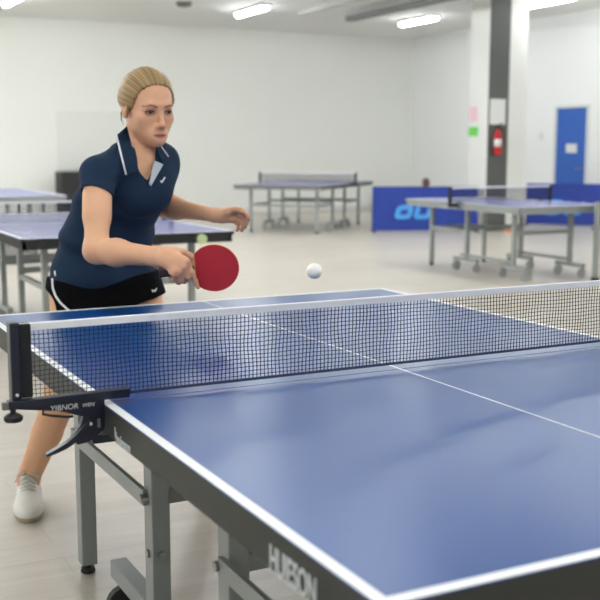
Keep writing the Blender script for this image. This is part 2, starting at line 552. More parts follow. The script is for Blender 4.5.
def bg_table(loc, rz, W, L, H, label, netlabel, apron, lx, ly_in, ly_out, group, cord=.004, pitch=.022, nov=.1, near_in=None):
    t = empty('table_tennis_table', loc, label, 'table', group, rz)
    ly_in0 = ly_in
    for s in (-1, 1):
        y0, y1 = (-L, -.004) if s < 0 else (.004, L)
        mb = MB().box(-W, W, y0, y1, H - .022, H, bev=.003)
        e = H + .0008
        lw = .02
        mb.box(-W, -W + lw, y0, y1, H - .0002, e, 1).box(W - lw, W, y0, y1, H - .0002, e, 1).box(-.0015, .0015, y0, y1, H - .0002, e, 1)
        ye = (y0, y0 + lw) if s < 0 else (y1 - lw, y1)
        mb.box(-W, W, ye[0], ye[1], H - .0002, e, 1)
        mb.build('tabletop', [M['bgblue'], M['white']], t)
        a = MB()
        b0, b1 = H - .07, H - .022
        a.box(-W + .01, -W + .03, y0 + .01, y1 - .01, b0, b1).box(W - .03, W - .01, y0 + .01, y1 - .01, b0, b1)
        yy = (y0 + .01, y0 + .03) if s < 0 else (y1 - .03, y1 - .01)
        a.box(-W + .01, W - .01, yy[0], yy[1], b0, b1)
        a.box(-W - .0006, -W + .001, y0, y1, b1, H - .003).box(W - .001, W + .0006, y0, y1, b1, H - .003)
        yr = (y0 - .0006, y0 + .001) if s < 0 else (y1 - .001, y1 + .0006)
        a.box(-W, W, yr[0], yr[1], b1, H - .003)
        a.build('apron', M[apron], t)
        st = M['lsteel']
        for sx in (-1, 1):
            x = sx * lx
            skip = near_in is not None and s < 0
            ly_in = near_in if skip else ly_in0
            if not skip:
                MB().box(x - .019, x + .019, s * ly_out - .022, s * ly_out + .022, .03, H - .03).build('leg', st, t)
                MB().cyl((x, s * ly_out, 0), (x, s * ly_out, .032), .024, 14).build('foot', M['black'], t)
            MB().box(x - .019, x + .019, s * ly_in - .022, s * ly_in + .022, .12, H - .03).build('leg', st, t)
            ya, yb = s * (ly_in - .2), s * (ly_in + .22)
            MB().box(x - .02, x + .02, min(ya, yb), max(ya, yb), .1, .14).build('base_tube', st, t)
            for y in (ya + s * .03, yb - s * .03):
                cm = MB()
                caster(cm, x, y, .1, .048)
                cm.build('caster', M['caster'], t, smooth=False)
            if skip:
                MB().bar((x, s * ly_in, .17), (x, .2, .17), .025, .03).build('rail', st, t)
                continue
            MB().bar((x, s * ly_in, .42), (x, s * ly_out, .42), .03, .035).build('rail', st, t)
        if not (near_in is not None and s < 0):
            MB().box(-lx, lx, s * ly_out - .016, s * ly_out + .016, .40, .44).build('cross_bar', st, t)
        MB().box(-lx, lx, s * ly_in - .016, s * ly_in + .016, .44, .48).build('cross_bar', st, t)
    if netlabel:
        n = net_thing(netlabel, W + nov, loc, rz, H + .015, H + .165, pitch, cord, .018, .004, [M['cord'], M['tape'], M['dtape'], M['navy']], W, 'nets on the spare tables')
    return t

GT = 'spare tables in the hall'
bg_table((5.66, 6.87, 0), -.01, .56, 1.02, .738, 'violet blue table with a net standing in front of the blue barriers', 'net on the table standing in front of the blue barriers', 'lsteel', .36, .10, .77, GT, nov=.10, near_in=.70)
bg_table((6.62, 13.2, 0), -math.radians(48), .74, 1.3, .745, 'farthest table standing end on by the back wall', 'net on the farthest table by the back wall', 'duct', .55, .3, 1.05, GT, cord=.005, pitch=.025)
lt = bg_table((.695, 5.5, 0), 0, .70, 1.27, .76, 'blue table with dark apron standing directly behind the player', 'net on the table directly behind the player', 'under', .5, .3, 1.0, GT, nov=.03)
bg_table((1.06, 11.2, 0), 0, .72, 1.27, .76, 'pale blue table in the second row behind the player', None, 'lsteel', .5, .3, 1.0, GT)
MB().cyl((.47, -1.285, .716), (.47, -1.262, .716), .033, 20).build('round_sticker', M['greenpale'], lt)

st = empty('panel_stand', (5.95, 5.715, 0), 'grey upright stand with a dark blue panel at the right edge', 'stand')
MB().box(-.022, .022, -.022, .022, .03, .78).build('pole', M['lsteel'], st)
MB().box(.03, .5, -.012, .012, .56, .775).build('panel', M['navy'], st)
MB().box(-.05, .5, -.02, .02, .5, .54).build('cross_arm', M['lsteel'], st)
MB().box(-.03, .03, -.03, .03, 0, .03).box(.44, .5, -.03, .03, 0, .03).box(.45, .49, -.02, .02, .03, .5).build('foot', M['black'], st)

# ------------------------------------------------------------------ the main table
W, LN, LF, H = .7625, 1.1517, 1.3265, .76
mt = empty('table_tennis_table', (0, 0, 0), 'large blue table with a dark apron, nearest to the viewer', 'table', 'match table')
mt['group'] = GT
for s in (-1, 1):
    y0, y1 = (-LN, -.0006) if s < 0 else (.0006, LF)
    mb = MB().box(-W, W, y0, y1, H - .025, H, bev=.002)
    e0, e1, lw = H - .0002, H + .0007, .02
    ya, yb = (y0, y0 + lw) if s < 0 else (y1 - lw, y1)
    y2, y3 = (y0 + lw, y1) if s < 0 else (y0, y1 - lw)
    mb.box(-W, -W + lw, y0, y1, e0, e1, 1).box(W - lw, W, y0, y1, e0, e1, 1).box(-.0018, .0018, y2, y3, e0, e1, 1)
    mb.box(-W + lw, W - lw, ya, yb, e0, e1, 1)
    mb.box(-W + .02, W - .02, y0 + .02, y1 - .02, H - .03, H - .0255, 2)
    mb.build('tabletop', [M['blue'], M['white'], M['under']], mt)
    # dark apron: long rails and end rail
    a = MB()
    b0, b1 = H - .066, H - .0255
    a.box(-W + .001, -W + .022, y0 + .001, y1 - .001, b0, b1).box(W - .022, W - .001, y0 + .001, y1 - .001, b0, b1)
    ye = (y0 + .001, y0 + .022) if s < 0 else (y1 - .022, y1 - .001)
    a.box(-W + .022, W - .022, ye[0], ye[1], b0, b1)
    # dark rim of the board edge above the rail
    a.box(-W - .0006, -W + .001, y0, y1, H - .0262, H - .003)
    a.box(W - .001, W + .0006, y0, y1, H - .0262, H - .003)
    yr = (y0 - .0006, y0 + .001) if s < 0 else (y1 - .001, y1 + .0006)
    a.box(-W, W, yr[0], yr[1], H - .0262, H - .003)
    apr = a.build('apron', M['apron'], mt)
    if s < 0:
        Mx = Matrix(((0, 0, -1, 0), (-1, 0, 0, 0), (0, 1, 0, 0), (0, 0, 0, 1)))   # text x -> -Y, text y -> Z, facing -X
        # on the side rail: text reads from far to near
        text_mesh('maker_lettering', 'HUIESON', .056, M['print'], apr, Matrix.Translation((-W - .001, -.917, .7110)) @ Mx, xscale=.62, bold=.0008)
        text_mesh('rail_mark', 'huieson', .034, M['print'], apr, Matrix.Translation((-W - .001, -.145, .7050)) @ Mx, xscale=.9, bold=.0004)
        MB().box(-W - .0012, -W - .0004, -.094, -.09, .704, .727).build('rail_mark', M['print'], apr)
    st_ = M['steel']
    yin, yout = .24 * s, (.9 if s > 0 else -.82)
    for sx in (-1, 1):
        x = sx * .56
        MB().box(x - .024, x + .024, yout - .027, yout + .027, .03, H - .03, bev=.004).build('leg', st_, mt)
        lv = MB().cyl((x, yout, .018), (x, yout, .034), .012, 16).lathe([(0, .018), (.02, .018), (.023, .004), (.02, 0), (0, 0)], (x, yout, 0), 20)
        lv.build('leveller_foot', M['black'], mt, smooth=False)
        MB().box(x - .024, x + .024, yin - .03, yin + .03, .1, H - .03, bev=.004).build('leg', st_, mt)
        ye = yin + s * .34
        MB().box(x - .024, x + .024, min(yin - s * .12, ye), max(yin - s * .12, ye), .11, .16, bev=.004).build('base_tube', st_, mt)
        for yc in (yin + s * .30, yin - s * .08):
            cm = MB()
            caster(cm, x, yc, .11, .046, .026)
            cm.build('caster', M['black'], mt)
        xo = x + sx * .03
        MB().bar((xo, yin - s * .0, .445), (xo, yout + s * .02, .44), .012, .04).build('rail', st_, mt)
        for (yy, zz) in ((yin, .445), (yin, .30)):
            MB().cyl((x + sx * .022, yy, zz), (x + sx * (.044 if zz > .4 else .03), yy, zz), .011, 12).build('bolt', M['chrome'], mt)
        MB().cyl((x, yin - .028, .30), (x, yin - .038, .30), .011, 12).build('bolt', M['chrome'], mt)

        MB().bar((x, yin, .7), (x, yin + s * .22, .735), .03, .02).build('top_brace', st_, mt)
    MB().box(-.54, .54, yin - .016, yin + .016, .425, .465, bev=.003).build('cross_bar', st_, mt)
    MB().box(-.54, .54, yout - .016, yout + .016, .5, .54, bev=.003).build('cross_bar', st_, mt)

# ------------------------------------------------------------------ the match net
NZ0, NZ1, NX = .776, .947, .932
nt_ = empty('table_net', (0, 0, 0), 'dark net with a white top tape clamped across the nearest table', 'net')
mb = MB()
xa, xb = -.914, .914
n = 186
zt = NZ1 - .0165
c = .0009
def sag(x):
    return .0035 * math.sin(x * 7.1) + .002 * math.sin(x * 19.3)
def wob(x, z):
    return .0016 * math.sin(23 * x + 31 * z) + .0011 * math.sin(61 * x - 40 * z + 1.3)
ms = 16
for k in range(n + 1):
    x0_ = xa + (xb - xa) * k / n
    pts = []
    for j in range(ms + 1):
        z = NZ0 + (zt - NZ0) * j / ms
        x = x0_ + wob(x0_, z) * math.sin(math.pi * j / ms)
        pts.append((x, .0012 * math.sin(x * 9), z))
    mb.tube(pts, c, 4)
for j in range(1, ms + 1):
    z = NZ0 + (zt - NZ0) * j / ms
    pts = []
    for k in range(0, n + 1, 1):
        x = xa + (xb - xa) * k / n
        pts.append((x, .0012 * math.sin(x * 9), z + .0012 * math.sin(33 * x + 50 * z) * math.sin(math.pi * j / ms)))
    mb.tube(pts, c, 4)
mb.build('net_mesh', M['cord'], nt_, smooth=True)
mb = MB()
pts = [(xa - .02 + (xb - xa + .04) * k / 40, 0) for k in range(41)]
vs, fs = [], []
for x, _ in pts:
    y = .0012 * math.sin(x * 9)
    vs += [(x, y - .003, zt), (x, y - .0036, NZ1 - .002), (x, y, NZ1), (x, y + .0036, NZ1 - .002), (x, y + .003, zt)]
for k in range(40):
    for j in range(5):
        fs.append((5 * k + j, 5 * k + (j + 1) % 5, 5 * k + 5 + (j + 1) % 5, 5 * k + 5 + j))
mb.add(vs, fs)
mb.build('top_tape', M['tape'], nt_, smooth=False)
MB().box(xa, xb, -.002, .002, NZ0 - .003, NZ0 + .003).build('bottom_tape', M['dtape'], nt_)
for s in (-1, 1):
    post = MB().box(min(s * .957, s * .937), max(s * .957, s * .937), -.017, .017, .77, NZ1 + .004, bev=.004).build('post', M['navy'], nt_)
    x0_, x1_ = sorted((s * .912, s * .9385))
    MB().box(x0_, x1_, -.012, .0185, .79, NZ1 - .001, bev=.004).build('net_sleeve', M['sleeve'], nt_)
    def fx(poly):
        return [(p[0] * (-s), p[1]) for p in poly]
    cl = MB()
    cl.prism(fx([(-.967, .789), (-.708, .7905), (-.709, .772), (-.967, .772)]), -.03, -.006)               # long flat arm
    cl.prism(fx([(-.969, .774), (-.86, .757), (-.812, .740), (-.818, .722), (-.838, .696), (-.826, .680), (-.80, .683),
                 (-.768, .706), (-.7645, .712), (-.7645, .774)]), -.026, -.010)                               # plate
    cl.prism(fx([(-.80, .700), (-.7655, .6925), (-.70, .690), (-.70, .676), (-.79, .676)]), -.024, .02)       # lower jaw under the apron
    clo = cl.build('clamp', M['navy'], nt_, bevel=.0012)
    lev = MB()
    pts = [(-.80, .727), (-.815, .712), (-.83, .696), (-.85, .683), (-.872, .674), (-.894, .6665)]
    wd = [.02, .018, .016, .013, .010, .006]
    top = [(x * (-s), z + w_ * .5) for (x, z), w_ in zip(pts, wd)]
    bot = [(x * (-s), z - w_ * .5) for (x, z), w_ in zip(pts, wd)]
    lev.prism(top + bot[::-1], -.034, -.016)
    lev.build('lever', M['navy'], nt_, bevel=.0015)
    lp = MB().tube([(-s * -.894, -.02, .765), (-s * -.896, -.02, .754), (-s * -.88, -.02, .749), (-s * -.846, -.02, .742), (-s * -.832, -.02, .742)], .0028, 8)
    lp.build('wire_loop', M['black'], nt_, smooth=True)
    kx = s * .957
    MB().lathe([(0, -.012), (.017, -.012), (.0195, -.008), (.0195, -.002), (.012, .004), (.006, .006), (.006, .022), (0, .022)], (kx, -.02, .758), 24).build('tension_knob', M['black'], nt_, smooth=False)
    MB().box(min(s * .966, s * .979), max(s * .966, s * .979), -.026, -.014, .772, .787).build('screw_end', M['duct'], nt_)
    MB().cyl((s * .797, -.03, .723), (s * .797, -.025, .723), .0035, 12).cyl((s * .947, -.022, .80), (s * .947, -.016, .80), .003, 12).build('rivet', M['paper'], nt_)
    MB().box(min(s * .782, s * .776), max(s * .782, s * .776), -.03, -.025, .713, .732).build('adjuster_plate', M['chrome'], nt_)
    if s < 0:
        Mt = Matrix(((1, 0, 0, 0), (0, 0, 1, 0), (0, 1, 0, 0), (0, 0, 0, 1)))
        Mt = Matrix(((1, 0, 0, 0), (0, 0, -1, 0), (0, 1, 0, 0), (0, 0, 0, 1)))
        rotm = Matrix.Rotation(math.radians(0), 4, 'Y')
        text_mesh('clamp_lettering', 'YIBNOR', .0165, M['print'], clo, Matrix.Translation((-.853, -.0305, .7655)) @ rotm @ Mt, .0004, 1.0, .1)
        text_mesh('clamp_lettering', 'WEN', .0115, M['print'], clo, Matrix.Translation((-.802, -.0305, .7655)) @ rotm @ Mt, .0004, 1.0, .2)
        MB().cyl((-.846, -.0306, .7655), (-.846, -.0300, .7655), .0001, 6)

# ball in flight
bl = bpy.data.meshes.new('ball')
bm = bmesh.new()
bmesh.ops.create_uvsphere(bm, u_segments=32, v_segments=20, radius=.0205)
for f in bm.faces:
    f.smooth = True
bm.to_mesh(bl)
bm.free()
_b = M['ball'].node_tree.nodes['Principled BSDF']
_b.inputs['Subsurface Weight'].default_value = .35
_b.inputs['Subsurface Radius'].default_value = (1, 1, 1)
_b.inputs['Subsurface Scale'].default_value = .012
bl.materials.append(M['ball'])
bo = bpy.data.objects.new('table_tennis_ball', bl)
COL.objects.link(bo)
bo.location = at(314.2, 271, 2.75)
tag(bo, 'white ball flying above the net beside the red paddle', 'ball')

# ------------------------------------------------------------------ the player: a continuous surface grown from a distance field
def smin(a, b, k):
    if k <= 0:
        return np.minimum(a, b)
    h = np.maximum(k - np.abs(a - b), 0) / k
    return np.minimum(a, b) - h * h * k * .25
def smax(a, b, k):
    return -smin(-a, -b, k)

class Field:
    """list of (op, function, centre, radius, blend)"""
    def __init__(s):
        s.L = []
    def put(s, op, fn, c, R, k):
        s.L.append((op, fn, np.array(c, float), float(R), k))
    def cone(s, a, b, ra, rb, k=.02, op='u', flat=None):
        a, b = np.array(a, float), np.array(b, float)
        ab = b - a
        q = ab @ ab + 1e-12
        def fn(p):
            t = np.clip((p - a) @ ab / q, 0, 1)
            return np.linalg.norm(p - a - t[:, None] * ab, axis=1) - (ra + (rb - ra) * t)
        s.put(op, fn, (a + b) / 2, math.sqrt(q) / 2 + max(ra, rb), k)
    def ell(s, c, r, fr=None, k=.02, op='u'):
        c, r = np.array(c, float), np.array(r, float)
        fr = np.eye(3) if fr is None else np.array(fr)
        def fn(p):
            l = (p - c) @ fr.T
            k0 = np.linalg.norm(l / r, axis=1)
            k1 = np.linalg.norm(l / (r * r), axis=1) + 1e-9
            return k0 * (k0 - 1) / k1
        s.put(op, fn, c, r.max(), k)
    def __call__(s, p, far=.12):
        d = np.full(len(p), far)
        for op, fn, c, R, k in s.L:
            m = ((p - c) ** 2).sum(1) < (R + .06) ** 2 if R < 5 else np.ones(len(p), bool)
            if not m.any():
                continue
            if op == 'a':
                d[m] += fn(p[m])
                continue
            q = fn(p[m])
            if op == 'u':
                d[m] = smin(d[m], q, k)
            elif op == 's':
                d[m] = smax(d[m], -q, k)
            else:
                d[m] = smax(d[m], q, k)
        return d

def nets(f, lo, hi, h, K=8):
    """surface nets on a sparse grid -> verts, quads"""
    lo, hi = np.array(lo, float), np.array(hi, float)
    Hc = h * K
    nb = np.ceil((hi - lo) / Hc).astype(int) + 1
    g = np.stack(np.meshgrid(*[np.arange(k) for k in nb], indexing='ij'), -1).reshape(-1, 3)
    dc = np.concatenate([f(lo + (q + .5) * Hc) for q in np.array_split(g, max(1, len(g) // 200000))])
    g = g[np.abs(dc) < Hc * .95 + .008]
    N = nb * K + 2
    off = np.stack(np.meshgrid(*[np.arange(K + 1)] * 3, indexing='ij'), -1).reshape(-1, 3)
    keys, pos, quads = [], [], []
    mul = np.array([N[1] * N[2], N[2], 1], np.int64)
    for blk in np.array_split(g, max(1, len(g) // 250)):
        idx = (blk[:, None, :] * K + off[None]).reshape(-1, 3)
        d = f(lo + idx * h).reshape(len(blk), K + 1, K + 1, K + 1)
        ins = d < 0
        acc = np.zeros((len(blk), K, K, K, 3))
        cnt = np.zeros((len(blk), K, K, K))
        def cut(sl):
            return d[(slice(None),) + sl]
        for ax in range(3):
            o = [a for a in range(3) if a != ax]
            for u in (0, 1):
                for v in (0, 1):
                    s0, s1 = [None] * 3, [None] * 3
                    s0[ax], s1[ax] = slice(0, K), slice(1, K + 1)
                    for a, w_ in zip(o, (u, v)):
                        s0[a] = s1[a] = slice(w_, K + w_)
                    A, B = cut(tuple(s0)), cut(tuple(s1))
                    m = (A < 0) != (B < 0)
                    den = np.where(m, A - B, 1)
                    t = np.where(m, A / den, 0)
                    cnt += m
                    acc[..., ax] += t * m
                    acc[..., o[0]] += u * m
                    acc[..., o[1]] += v * m
        m = cnt > 0
        bi, i, j, k = np.nonzero(m)
        cell = blk[bi] * K + np.stack([i, j, k], 1)
        keys.append((cell * mul).sum(1))
        pos.append(lo + (cell + acc[m] / cnt[m][:, None]) * h)
        for ax in range(3):
            s0, s1 = [slice(0, K)] * 3, [slice(0, K)] * 3
            s1 = list(s1)
            s1[ax] = slice(1, K + 1)
            A, B = ins[(slice(None),) + tuple(s0)], ins[(slice(None),) + tuple(s1)]
            bi, i, j, k = np.nonzero(A != B)
            cell = blk[bi] * K + np.stack([i, j, k], 1)
            o1, o2 = (ax + 1) % 3, (ax + 2) % 3
            e1, e2 = np.zeros(3, int), np.zeros(3, int)
            e1[o1] = 1
            e2[o2] = 1
            q = np.stack([((c_) * mul).sum(1) for c_ in (cell - e1 - e2, cell - e2, cell, cell - e1)], 1)
            fl = A[bi, i, j, k]
            q[~fl] = q[~fl][:, ::-1]
            quads.append(q)
    keys = np.concatenate(keys)
    pos = np.concatenate(pos)
    quads = np.concatenate(quads)
    keys, ui = np.unique(keys, return_index=True)
    pos = pos[ui]
    p = np.searchsorted(keys, quads)
    p[p >= len(keys)] = 0
    ok = (keys[p] == quads).all(1)
    return pos, p[ok]

def field_mesh(name, f, lo, hi, h, mtl, parent, pig=None, relax=1):
    v, q = nets(f, lo, hi, h)
    me = bpy.data.meshes.new(name)
    me.vertices.add(len(v))
    me.vertices.foreach_set('co', v.astype(np.float32).ravel())
    me.loops.add(q.size)
    me.loops.foreach_set('vertex_index', q.astype(np.int32).ravel())
    me.polygons.add(len(q))
    me.polygons.foreach_set('loop_start', np.arange(0, q.size, 4, dtype=np.int32))
    me.polygons.foreach_set('use_smooth', np.ones(len(q), bool))
    me.update(calc_edges=True)
    me.validate()
    if pig is not None:
        a = me.attributes.new('pigment', 'FLOAT_COLOR', 'POINT')
        a.data.foreach_set('color', pig(v).astype(np.float32).ravel())
    me.materials.append(mtl)
    o = bpy.data.objects.new(name, me)
    COL.objects.link(o)
    if parent:
        o.parent = parent
    return o

Z3 = np.array([0, 0, 1.0])
TH = math.radians(40)
TF = math.sin(TH) * RT - math.cos(TH) * FH          # chest faces
TL = math.cos(TH) * RT + math.sin(TH) * FH          # towards her left

# --- joints
rsh, lsh = at(97.5, 174, 3.49), at(161.5, 161, 3.71)
relb, rwri = at(96.5, 250.5, 3.37), at(160, 257, 3.25)
lelb, lwri = at(158, 205, 3.92), at(215, 215, 3.73)
rhip, rknee, rank = at(81, 284, 3.80), at(62, 391, 3.67), at(28.5, 478, 3.86)
lhip, lknee, lank = at(130, 284, 3.88), at(176, 390, 3.74), at(214, 476, 4.00)

# --- torso as a stack of ellipses: picture row, centre, half width, depth
rows = [(312, 106, 50, 3.85), (296, 105, 53, 3.85), (280, 103.5, 52, 3.84), (265, 102.6, 47.6, 3.83), (248, 105, 44.6, 3.81), (230, 109, 44, 3.78),
        (210, 117, 43, 3.745), (190, 124.5, 46.5, 3.70), (172, 136, 40, 3.66), (158, 138, 30, 3.63), (148, 139, 19, 3.62)]
tz, tx, ty, ta = [], [], [], []
for (py, px, hw, D) in rows:
    p = at(px, py, D)
    tz.append(p[2]); tx.append(p[0]); ty.append(p[1]); ta.append(hw * D / FPX / .902)
order = np.argsort(tz)
tz, tx, ty, ta = [np.array(q)[order] for q in (tz, tx, ty, ta)]
_zz = np.linspace(tz[0], tz[-1], 120)
def _sm(a):
    q = np.interp(_zz, tz, a)
    k = np.ones(13) / 13
    return np.convolve(np.pad(q, 6, mode='edge'), k, 'valid')
_sx, _sy, _sa = _sm(tx), _sm(ty), _sm(ta)
def torso(p, inset=0.0, folds=0.0):
    z = p[:, 2]
    cx_, cy_, a = np.interp(z, _zz, _sx), np.interp(z, _zz, _sy), np.interp(z, _zz, _sa) - inset
    b = (np.interp(z, _zz, _sa)) / 1.35 - inset
    dx, dy = p[:, 0] - cx_, p[:, 1] - cy_
    l = dx * TL[0] + dy * TL[1]
    f_ = dx * TF[0] + dy * TF[1]
    k0 = np.sqrt((l / a) ** 2 + (f_ / b) ** 2) + 1e-6
    k1 = np.sqrt((l / a ** 2) ** 2 + (f_ / b ** 2) ** 2) + 1e-6
    d = k0 * (k0 - 1) / k1
    d = np.where(k0 < .25, -np.minimum(a, b) * .8, d)
    if folds:
        zl = z - .18 * l + .25 * f_
        amp = np.clip((1.20 - z) / .25, 0, 1)
        d = d - folds * amp * (.6 * np.sin(zl * 52 + 2 * np.sin(l * 11)) + .5 * np.sin(zl * 95 + 3 * np.sin(l * 8 + 1)) * np.exp(-((z - 1.0) / .06) ** 2)) - folds * .5 * np.sin(l * 30 + z * 12) * amp
    return smax(smax(d, z - tz[-1], .02), tz[0] - z, .02)

def add_torso(F, inset, folds, k):
    F.put('u', lambda p: torso(p, inset, folds), (0, 0, 0), 99, k)

# --- head frame
HY, HP, HR = math.radians(34), math.radians(14), math.radians(1)
hf0 = math.sin(HY) * RT - math.cos(HY) * FH
hl0 = math.cos(HY) * RT + math.sin(HY) * FH
hf = math.cos(HP) * hf0 - math.sin(HP) * Z3
hu = math.sin(HP) * hf0 + math.cos(HP) * Z3
hl = math.cos(HR) * hl0 + math.sin(HR) * hu
hu = np.cross(hl, hf) * -1
hu = hu if hu[2] > 0 else -hu
HFR = np.stack([hl, hf, hu])                         # rows: left, front, up
HC = at(148.6, 106.6, 3.57)
HS = 1.04
def hp(x, y, z):
    return HC + HS * (x * hl + y * hf + z * hu)

body = Field()
add_torso(body, .014, 0, .0)
BC = (at(136, 197, 3.60), at(155, 193, 3.65))
body.ell(BC[0], (.060, .045, .055), np.stack([TL, TF, Z3]), .07)
body.ell(BC[1], (.050, .038, .050), np.stack([TL, TF, Z3]), .07)
# shoulders and neck
neck0, neck1 = at(138, 150, 3.65), at(141.5, 124, 3.61)
body.cone(at(134, 157, 3.60), rsh, .050, .050, .05)
body.cone(at(146, 155, 3.66), lsh, .050, .048, .05)
body.cone(neck0, neck1, .058, .050, .035)
# arms
def arm(F, sh, el, wr, r, k=.03):
    F.cone(sh, el, r[0], r[1], k)
    up = np.array(sh) * .45 + np.array(el) * .55
    F.cone(np.array(sh) * .7 + np.array(el) * .3, up, r[0] * .98, r[0] * .98, k)
    mid = np.array(el) * .68 + np.array(wr) * .32
    F.cone(el, mid, r[1] * .97, r[2], k)
    F.cone(mid, wr, r[2], r[3], k)
arm(body, rsh, relb, rwri, (.0415, .0390, .0395, .0285))
arm(body, lsh, lelb, lwri, (.047, .040, .037, .0235))
# legs
def leg(F, h_, k_, a_, back, rt=.098):
    F.cone(h_, k_, rt, .056, .04)
    F.cone(k_, a_, .052, .033, .03)
    c1 = np.array(k_) * .86 + np.array(a_) * .14 + back * .016
    c2 = np.array(k_) * .55 + np.array(a_) * .45 + back * .020
    F.cone(c1, c2, .046, .046, .04)
    F.cone(np.array(k_) * .5 + np.array(a_) * .5 + back * .012, a_, .044, .034, .03)
    F.ell(np.array(k_) - back * .012, (.046, .046, .052), None, .03)
bk = FH * .97 + RT * .25
leg(body, rhip, rknee, rank, bk)
leg(body, lhip, lknee, lank, bk)
toeR = -FH * .97 + RT * .23
toeL = -FH * .85 + RT * .5
toeR /= np.linalg.norm(toeR)
toeL /= np.linalg.norm(toeL)
for a_, t_ in ((rank, toeR), (lank, toeL)):
    base = np.array([a_[0], a_[1], 0]) 
    body.cone(a_, base + t_ * .02 + Z3 * .06, .033, .036, .02)
    body.cone(base - t_ * .045 + Z3 * .05, base + t_ * .12 + Z3 * .042, .028, .022, .02)

# ---- right hand, gripping
PD = 3.20
def chain(F, pts, rs, k=.008):
    for (a, b), (ra, rb) in zip(zip(pts[:-1], pts[1:]), zip(rs[:-1], rs[1:])):
        F.cone(a, b, ra, rb, k)
R_ = lambda L: [at(*q) for q in L]
body.cone(rwri, at(168, 258, 3.205), .0265, .0255, .03)
body.cone(at(168, 256, 3.20), at(184, 262, 3.158), .0245, .0165, .025)
body.cone(at(168, 260, 3.20), at(178, 271, 3.165), .0240, .0175, .025)
body.cone(at(167, 255, 3.21), at(178, 252, 3.20), .022, .0135, .015)
for q in ((186.5, 262, 3.155), (184, 267, 3.15), (180, 271.5, 3.153), (175, 274, 3.163)):
    body.cone(at(*q), at(q[0] - 3, q[1] - 2, q[2] + .01), .0098, .011, .010)
chain(body, R_([(186.5, 262, 3.158), (191.5, 272.5, 3.165), (195, 281, 3.182), (198, 287.5, 3.187)]), (.0098, .0088, .0078, .0062))
chain(body, R_([(184, 267, 3.152), (187.5, 277, 3.166), (184.5, 281, 3.198), (181, 274, 3.226)]), (.0102, .0092, .0085, .007), .005)
chain(body, R_([(180, 271.5, 3.155), (181.5, 280.5, 3.172), (178.5, 282, 3.205), (175, 275, 3.228)]), (.0102, .0090, .0083, .007), .005)
chain(body, R_([(175, 274, 3.165), (175.5, 280, 3.184), (172, 280.5, 3.211), (169, 274, 3.226)]), (.0092, .0080, .0074, .0062), .005)
chain(body, R_([(176, 253, 3.20), (183, 252, 3.212), (190, 256, 3.222), (195, 260, 3.222)]), (.0128, .0105, .0095, .0075))
# ---- left hand, relaxed
body.cone(lwri, at(222, 216, 3.722), .0225, .0215, .02)
body.cone(at(222, 215, 3.722), at(234, 213, 3.70), .0205, .0130, .012)
body.cone(at(222, 217, 3.722), at(234, 219.5, 3.708), .0205, .0130, .012)
body.cone(at(220, 214, 3.715), at(230, 211.5, 3.685), .018, .012, .012)
chain(body, R_([(235.5, 211.5, 3.70), (243, 211.5, 3.678), (247.3, 215.5, 3.672), (248.4, 219.5, 3.678)]), (.0095, .0085, .0075, .006), .004)
chain(body, R_([(236.5, 215, 3.702), (244, 216.5, 3.69), (246.6, 222, 3.69), (245.4, 226.5, 3.70)]), (.0097, .0087, .0078, .0062), .004)
chain(body, R_([(236, 218.5, 3.707), (241.8, 221, 3.70), (243.5, 226.5, 3.705), (241.8, 230.3, 3.713)]), (.0094, .0085, .0077, .006), .004)
chain(body, R_([(234, 221, 3.714), (238, 223.5, 3.712), (239, 228, 3.72), (237, 230.5, 3.727)]), (.0085, .0076, .0068, .0055), .004)
chain(body, R_([(228, 211, 3.688), (235, 209.5, 3.672), (241, 210.3, 3.660), (244.5, 212.5, 3.655)]), (.0125, .0100, .0088, .0070), .006)

# ---- head
def HE(c, r, k=.02, op='u', fr=None):
    body.ell(hp(*c), np.array(r) * HS, HFR if fr is None else fr, k * HS, op)
def HCn(a, b, ra, rb, k=.02, op='u'):
    body.cone(hp(*a), hp(*b), ra * HS, rb * HS, k * HS, op)
HE((0, -.014, .030), (.074, .094, .085), .02)
HE((0, .022, -.026), (.058, .066, .082), .03)
HCn((0, .020, -.048), (0, .068, -.091), .047, .015, .03)
for s in (-1, 1):
    HE((s * .031, .046, -.052), (.021, .021, .028), .03)
HE((0, .083, -.098), (.016, .011, .012), .018)
for s in (-1, 1):
    HCn((s * .046, .005, -.056), (s * .010, .064, -.093), .014, .011, .03)
    HE((s * .042, .050, -.026), (.020, .019, .017), .025)
HCn((-.034, .0755, .0205), (.034, .0755, .0205), .0105, .0105, .018)
for s in (-1, 1):
    HE((s * .032, .092, -.001), (.0165, .014, .0105), .012, 's')
HCn((0, .081, .008), (0, .1075, -.033), .0064, .0085, .010)
HE((0, .1095, -.0375), (.009, .009, .0080), .008)
for s in (-1, 1):
    HE((s * .0100, .094, -.0410), (.0070, .0095, .0062), .009)
    HE((s * .0055, .100, -.0480), (.0028, .004, .0022), .002, 's')
    HE((s * .0325, .0705, -.0005), (.0155, .0130, .0120), .006)
HE((0, .0875, -.074), (.026, .009, .018), .03)
for s in (-1, 1):
    HCn((s * .0205, .0845, -.0715), (s * .005, .0945, -.0665), .0032, .0048, .005)
    HCn((s * .019, .0845, -.0745), (0, .0935, -.0785), .0034, .0060, .005)
HCn((-.021, .0915, -.0722), (0, .1005, -.0715), .0012, .0016, .0025, 's')
HCn((.021, .0915, -.0722), (0, .1005, -.0715), .0012, .0016, .0025, 's')
for s in (-1, 1):
    HE((s * .0325, .0865, -.0014), (.0130, .012, .0040), .0015, 's')
    e = np.stack([hl * math.cos(.35) - s * hf * math.sin(.35) * -1, hf, hu])
    HE((s * .0770, -.012, -.004), (.011, .020, .030), .008)
    HE((s * .0875, -.008, -.002), (.005, .010, .017), .004, 's')
    HE((s * .0765, -.006, -.032), (.008, .009, .009), .006)

